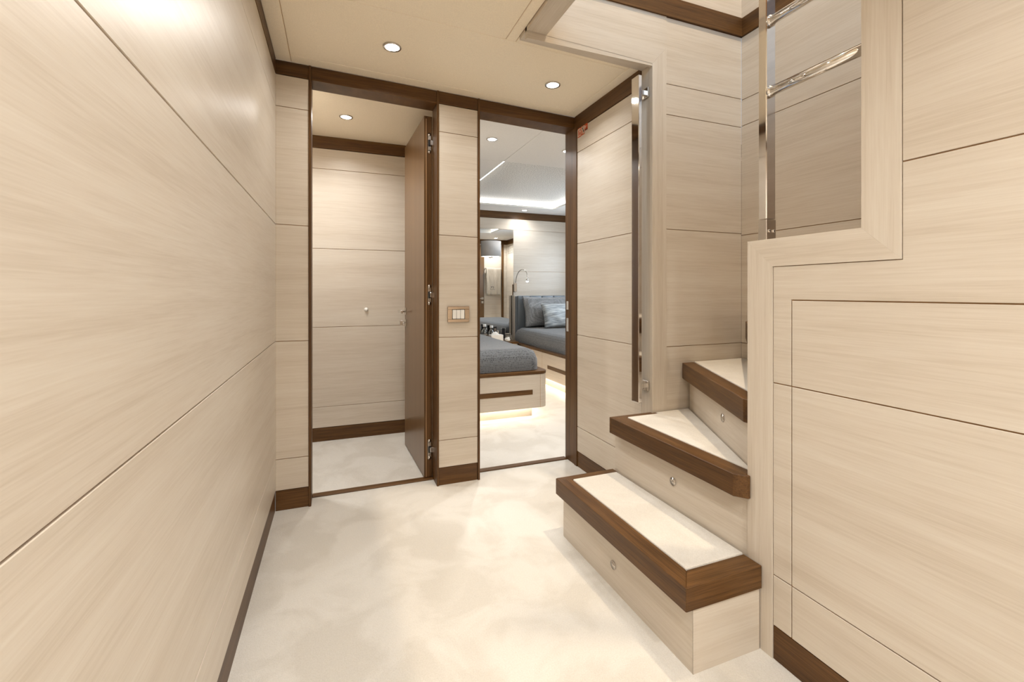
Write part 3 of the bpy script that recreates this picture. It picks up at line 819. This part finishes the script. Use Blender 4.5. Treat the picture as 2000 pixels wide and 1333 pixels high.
def pillow(name, w, h, d, mat, loc, rot, label, flange=0.0, group=None, seed=1.0):
    b = bmesh.new(); n = 26
    verts = {}
    for side in (1, -1):
        for i in range(n + 1):
            for j in range(n + 1):
                u, v_ = 2 * i / n - 1, 2 * j / n - 1
                edge = i in (0, n) or j in (0, n)
                if side == -1 and edge:
                    verts[(side, i, j)] = verts[(1, i, j)]; continue
                m_ = max(0.0, (1 - abs(u) ** 2.6)) * max(0.0, (1 - abs(v_) ** 2.6))
                th = d / 2 * m_ ** 0.45 if m_ > 0 else 0
                if flange and max(abs(u), abs(v_)) > 1 - flange: th = min(th, 0.006)
                pin = 1 - 0.07 * (1 - abs(v_) ** 2) * abs(u) ** 4
                pin2 = 1 - 0.09 * (1 - abs(u) ** 2) * abs(v_) ** 4
                x = u * w / 2 * pin; z = v_ * h / 2 * pin2
                wr = noise.noise(Vector((x * 9 + seed, z * 14, side))) * 0.012 * min(1, m_ * 3)
                verts[(side, i, j)] = b.verts.new((x, -side * th + wr, z))
    for side in (1, -1):
        for i in range(n):
            for j in range(n):
                f = [verts[(side, i, j)], verts[(side, i+1, j)], verts[(side, i+1, j+1)], verts[(side, i, j+1)]]
                if len(set(f)) == 4:
                    try: b.faces.new(f)
                    except ValueError: pass
    bmesh.ops.recalc_face_normals(b, faces=list(b.faces))
    mb = MB(mat); mb._merge(b, mat, True)
    o = mb.build(name, label=label, cat='pillow', group=group)
    o.location = loc; o.rotation_euler = rot
    return o
pillow('pillow', 0.66, 0.40, 0.13, 'sham', (2.515, 5.215, 0.755), (math.radians(-17), 0, math.radians(1)), 'larger grey textured pillow leaning on the leather headboard', flange=0.12, group='pillows on the farther bed', seed=3)
pillow('pillow', 0.60, 0.33, 0.13, 'striped', (2.66, 5.03, 0.712), (math.radians(-24), 0, 0), 'smaller blue grey streaked silk pillow in front of the textured one', group='pillows on the farther bed', seed=8)

# ------------------------------------------------------------------ mirror, night table and what stands on it
mb = MB('mirror'); mb.box(1.43, 2.142, YF - 0.006, YF - 0.001, 0.45, 1.808, bev=0.001)
mb.build('wall_mirror', label='tall mirror on the bedroom wall between the two beds', cat='mirror')
nt_ = thing('night_table', (1.785, 5.20, 0), 'walnut topped night table between the beds under the mirror', 'night table')
MB('oak').box(-0.22, 0.235, -0.20, 0.24, 0.03, 0.385, bev=0.002).build('body', parent=nt_)
MB('wenge_x').box(-0.225, 0.245, -0.21, 0.242, 0.386, 0.408, bev=0.002).build('table_top', parent=nt_)
MB('wenge').box(-0.20, 0.21, -0.18, 0.24, 0.0, 0.03).build('base', parent=nt_)
MB('groove').box(-0.215, 0.23, -0.2012, -0.19, 0.2, 0.203).build('drawer_joint', parent=nt_)
ZN = 0.408
def decanter(loc, h, label):
    t = thing('glass_bottle', loc, label, 'bottle', 'glass bottles on the night table')
    prof = [(0.0, 0.0), (0.033, 0.0), (0.037, 0.006), (0.037, h * 0.5), (0.033, h * 0.62), (0.018, h * 0.74), (0.016, h * 0.86), (0.013, h * 0.86), (0.0145, h * 0.74), (0.030, h * 0.61), (0.034, h * 0.5), (0.034, 0.008), (0.0, 0.008)]
    MB('glass').lathe(prof, (0, 0, 0), 'glass').build('bottle', parent=t)
    MB('white').lathe([(0.0, h * 0.85), (0.019, h * 0.85), (0.021, h * 0.87), (0.021, h * 0.985), (0.019, h), (0.0, h)], (0, 0, 0), 'white').build('cap', parent=t)
decanter((1.66, 5.17, ZN), 0.205, 'clear glass bottle with white cap, the left one on the night table')
decanter((1.735, 5.13, ZN), 0.190, 'clear glass bottle with white cap, the right one beside the black box')
t = thing('small_box', (1.80, 5.20, ZN), 'little black box with silver front behind the glass bottles', 'box')
MB('black').box(-0.02, 0.02, -0.018, 0.018, 0.0, 0.172, bev=0.002).build('body', parent=t)
MB('steel').box(-0.013, 0.013, -0.0195, -0.0178, 0.118, 0.155).build('silver_plate', parent=t)
t = thing('paper_box', (1.75, 5.01, ZN), 'low white paper box with tissues in front of the bottles', 'box')
MB('paper').box(-0.075, 0.075, -0.05, 0.05, 0.0, 0.092, bev=0.003).build('body', parent=t)
b = bmesh.new(); bmesh.ops.create_grid(b, x_segments=14, y_segments=10, size=0.5)
for v in b.verts:
    x, y = v.co.x, v.co.y
    v.co = Vector((x * 0.10 - 0.01, y * 0.04, 0.092 + 0.035 * max(0, 1 - (2*x)**2) * max(0, 1 - (2*y)**2) + 0.006 * noise.noise(Vector((x*9, y*9, 4)))))
mb = MB('paper'); mb._merge(b, 'paper', True); mb.build('tissue', parent=t)
t = thing('frame_clock', (1.895, 5.16, ZN), 'black and silver upright frame on the night table', 'clock')
MB('chrome').box(-0.026, -0.019, -0.015, 0.015, 0.0, 0.150, bev=0.001).build('side', parent=t)
MB('chrome').box(0.019, 0.026, -0.015, 0.015, 0.0, 0.150, bev=0.001).build('side', parent=t)
MB('black').box(-0.0188, 0.0188, -0.010, 0.012, 0.03, 0.152, bev=0.001).build('panel', parent=t)
MB('steel').box(-0.0185, 0.0185, -0.012, 0.0118, 0.005, 0.029).build('foot', parent=t)
t = thing('glass_cube', (1.975, 5.22, ZN), 'clear glass cube box at the right edge of the night table', 'glass box')
MB('glass').box(-0.032, 0.032, -0.032, 0.032, 0.0005, 0.075, bev=0.003, seg=2).build('cube', parent=t)
MB('steel').box(-0.034, 0.034, -0.034, 0.034, 0.0755, 0.080, bev=0.001).build('lid', parent=t)
b = bmesh.new(); bmesh.ops.create_icosphere(b, subdivisions=3, radius=0.03)
for v in b.verts:
    v.co = Vector((v.co.x * 1.1, v.co.y, (v.co.z + 0.03) * 0.9)) * (1 + 0.25 * noise.noise(v.co * 60))
    v.co.z = max(v.co.z, 0.0)
mb = MB('paper'); mb._merge(b, 'paper', False)
mb.build('crumpled_napkin', label='crumpled white napkin in front of the frame on the night table', cat='napkin').location = (1.905, 5.03, ZN + 0.001)

# wall lamp with half drum shade on the mirror
wl = thing('wall_lamp', (1.835, YF - 0.006, 1.55), 'grey half drum wall lamp mounted on the mirror', 'lamp')
b = MB('shade')
prof = [(0.128, -0.098), (0.130, -0.098), (0.130, 0.098), (0.128, 0.098), (0.128, -0.098)]
b.lathe(prof, (0, 0, 0), 'shade', 64, half=True)
b.map(lambda v: (v.x, -abs(v.y) * 0.80 - 0.002, v.z)).build('lamp_shade', parent=wl)
b = MB('diffuser')
b.lathe([(0.0, -0.09), (0.124, -0.09), (0.124, -0.086), (0.0, -0.086)], (0, 0, 0), 'diffuser', 64, half=True)
b.map(lambda v: (v.x, -abs(v.y) * 0.79 - 0.003, v.z)).build('diffuser', parent=wl)
MB('bulb').cyl((0, -0.05, -0.05), (0, -0.05, 0.03), 0.016).build('bulb', parent=wl)
MB('chrome').cyl((0, -0.045, -0.112), (0, -0.045, -0.091), 0.014).cyl((0, -0.045, -0.104), (0, 0, -0.104), 0.006).box(-0.02, 0.02, -0.004, 0.0, -0.118, -0.09).build('holder', parent=wl)

# gooseneck reading lamp on the wall above the farther bed
rl = thing('reading_lamp', (2.168, YF, 1.06), 'chrome gooseneck reading lamp on the wall above the leather headboard', 'lamp')
MB('chrome').box(-0.018, 0.018, -0.022, 0.0, -0.055, 0.062, bev=0.003, seg=2).build('wall_base', parent=rl)
P0, P1, P2, P3 = Vector((0, -0.02, 0.06)), Vector((0.0, -0.05, 0.28)), Vector((0.085, -0.22, 0.27)), Vector((0.078, -0.22, 0.125))
pts = []
for i in range(25):
    s_ = i / 24
    pts.append(P0 * (1-s_)**3 + P1 * 3*s_*(1-s_)**2 + P2 * 3*s_**2*(1-s_) + P3 * s_**3)
MB('steel').tube(pts, 0.0055, 'steel').build('gooseneck', parent=rl)
dirn = (pts[-1] - pts[-2]).normalized()
MB('chrome').cyl(pts[-1] - dirn * 0.005, pts[-1] + dirn * 0.045, 0.008, 'chrome', 20, r2=0.017).build('lamp_head', parent=rl)
MB('bulb').cyl(pts[-1] + dirn * 0.045, pts[-1] + dirn * 0.058, 0.0165, 'bulb', 20, r2=0.012).build('bulb', parent=rl)

# wardrobe with vent grille, towel on its rail (seen in the mirror)
wd = thing('wardrobe', (XQ, 0, 0), 'oak wardrobe with vent slots and long bar handle seen in the mirror', 'wardrobe')
mb = MB('oak'); mb.box(0.004, 0.05, 2.42, 3.70, 0.0, 1.95, 'oak'); mb.build('body', parent=wd)
for ya, yb_ in ((2.42, 2.86), (2.86, 3.28), (3.28, 3.70)):
    d_ = MB('oak').box(-0.012, 0.003, ya + 0.0015, yb_ - 0.0015, 0.09, 1.948, bev=0.001).build('wardrobe_door', parent=wd)
    mb = MB('shadow_gap')
    for k in range(7):
        for c in range(6):
            yc = ya + 0.05 + (yb_ - ya - 0.1) * (c + 0.5) / 6
            mb.box(-0.0128, -0.010, yc - 0.021, yc + 0.021, 1.76 + k * 0.024, 1.768 + k * 0.024)
    mb.build('vent_grille', parent=d_, label='rows of dark vent slots')
    MB('wenge_v').box(-0.030, -0.012, yb_ - 0.09, yb_ - 0.075, 0.82, 1.15, bev=0.002).build('bar_handle', parent=d_)
MB('wenge').box(-0.016, 0.05, 2.42, 3.70, 1.952, CB, bev=0.001).build('top_trim', parent=wd)
tr = thing('towel_rail', (2.89, 2.415, 1.46), 'chrome towel rail on the oak wall seen in the mirror', 'rail')
MB('chrome').cyl((-0.17, 0.055, 0), (0.17, 0.055, 0), 0.008).build('bar', parent=tr)
for x in (-0.165, 0.165): MB('chrome').cyl((x, 0.0, 0), (x, 0.055, 0), 0.008).build('bracket', parent=tr)
b = bmesh.new(); NX, NZ = 30, 40
path = [(0.042, -0.30)] + [(0.042, -0.30 + 0.29 * k / 8) for k in range(1, 9)] + [(0.055 - 0.013 * math.cos(PI * k / 8), 0.0 + 0.013 * math.sin(PI * k / 8)) for k in range(1, 8)] + [(0.068, -0.52 * k / 18) for k in range(1, 19)]
grid = []
for i in range(NX + 1):
    x = -0.155 + 0.31 * i / NX; row = []
    for j, (y, z) in enumerate(path):
        fold = (0.010 * math.sin(x * 34 + 0.6) + 0.006 * math.sin(x * 71 + z * 5)) * min(1.0, abs(z) * 4)
        row.append(b.verts.new((x * (1 - 0.06 * min(1, abs(z) * 2)), y + max(-0.012, fold), z - 0.012 * (x + 0.1) * (z < -0.45))))
    grid.append(row)
for i in range(NX):
    for j in range(len(path) - 1):
        b.faces.new((grid[i][j], grid[i+1][j], grid[i+1][j+1], grid[i][j+1]))
mb = MB('towel'); mb._merge(b, 'towel', True)
tw = mb.build('towel', label='beige towel with small embroidery hanging on the rail, seen in the mirror', cat='towel')
tw.location = (2.89, 2.415, 1.46)
md = tw.modifiers.new('thickness', 'SOLIDIFY'); md.thickness = 0.006; md.offset = 1
mb = MB('black')
for k, (dx, dz, w_, h_) in enumerate(((-0.035, 0.03, 0.014, 0.02), (-0.012, 0.04, 0.02, 0.008), (0.012, 0.028, 0.012, 0.02), (-0.045, -0.005, 0.012, 0.012), (-0.02, -0.012, 0.02, 0.006), (0.008, -0.004, 0.01, 0.014), (0.03, -0.012, 0.016, 0.006))):
    mb.box(-0.03 + dx, -0.03 + dx + w_, 0.089, 0.0905, -0.40 + dz, -0.40 + dz + h_)
mb.build('embroidery', parent=tw, label='small dark embroidered mark')

# ------------------------------------------------------------------ downlights
def downlight(x, y, z, power, color, label, r=0.030, spread=145):
    t = thing('downlight', (x, y, z), label, 'ceiling light', 'recessed ceiling downlights')
    MB('white').lathe([(r, -0.004), (r + 0.007, -0.004), (r + 0.009, 0.0), (r, 0.0005)], (0, 0, 0), 'steel', 40).build('trim_ring', parent=t)
    MB('lens').lathe([(0.0, -0.0025), (r, -0.0015), (r, 0.0), (0, 0)], (0, 0, 0), 'lens', 40).build('lens', parent=t)
    area('downlight_beam', (x, y, z - 0.008), (0, 0, 0), r * 2, power, color, 'DISK', spread=math.radians(spread))
def hz(x): return ZC * (1 + K * (XR - x))
downlight(0.222, 1.975, hz(0.222), P_HALL, WARM, 'bright downlight in the hall ceiling in front of the left doorway', spread=165)
downlight(0.993, 1.995, hz(0.993), P_HALL * 0.42, WARM, 'bright downlight in the hall ceiling in front of the right doorway', spread=135)
downlight(0.222, 0.75, hz(0.222), 4.0, WARM, 'downlight in the hall ceiling just above the viewer')
downlight(0.10, -0.45, hz(0.10), P_REAR_FILL, WARM, 'left one of the two added fill downlights behind the viewer')  # rear pair added out of view, as fill bouncing up to the ceiling
downlight(0.75, -0.45, hz(0.75), P_REAR_FILL, WARM, 'right one of the two added fill downlights behind the viewer')
downlight(0.42, -1.30, hz(0.42), P_REAR_FILL, WARM, 'added fill downlight at the rear end of the hall behind the viewer')  # also added unseen, more fill from the rear of the hall
downlight(0.054, 2.86, 2.045, P_CAB, NEUT, 'downlight in the small cabin ceiling behind the left doorway')
downlight(-0.30, 2.62, 2.045, 6.0, NEUT, 'added unseen downlight in the small cabin ceiling hidden behind the left end panel')  # extra lamp added out of view to even out the cabin light
downlight(0.985, 2.90, CB, P_BED, NEUT, 'bedroom downlight nearest the pier, left of the ceiling joint')
downlight(1.585, 2.945, CB, P_BED, NEUT, 'bedroom downlight partly hidden by the right jamb')
downlight(2.225, 5.27, CB, P_BED * 0.3, NEUT, 'far bedroom downlight above the mirror and reading lamp')
downlight(2.86, 2.70, CB, P_BED, NEUT, 'bedroom downlight above the towel, seen in the mirror')
downlight(1.45, 0.75, 4.3, 36.0, (1.0, 0.80, 0.57), 'downlight in the upper deck ceiling above the stairs', r=0.05)
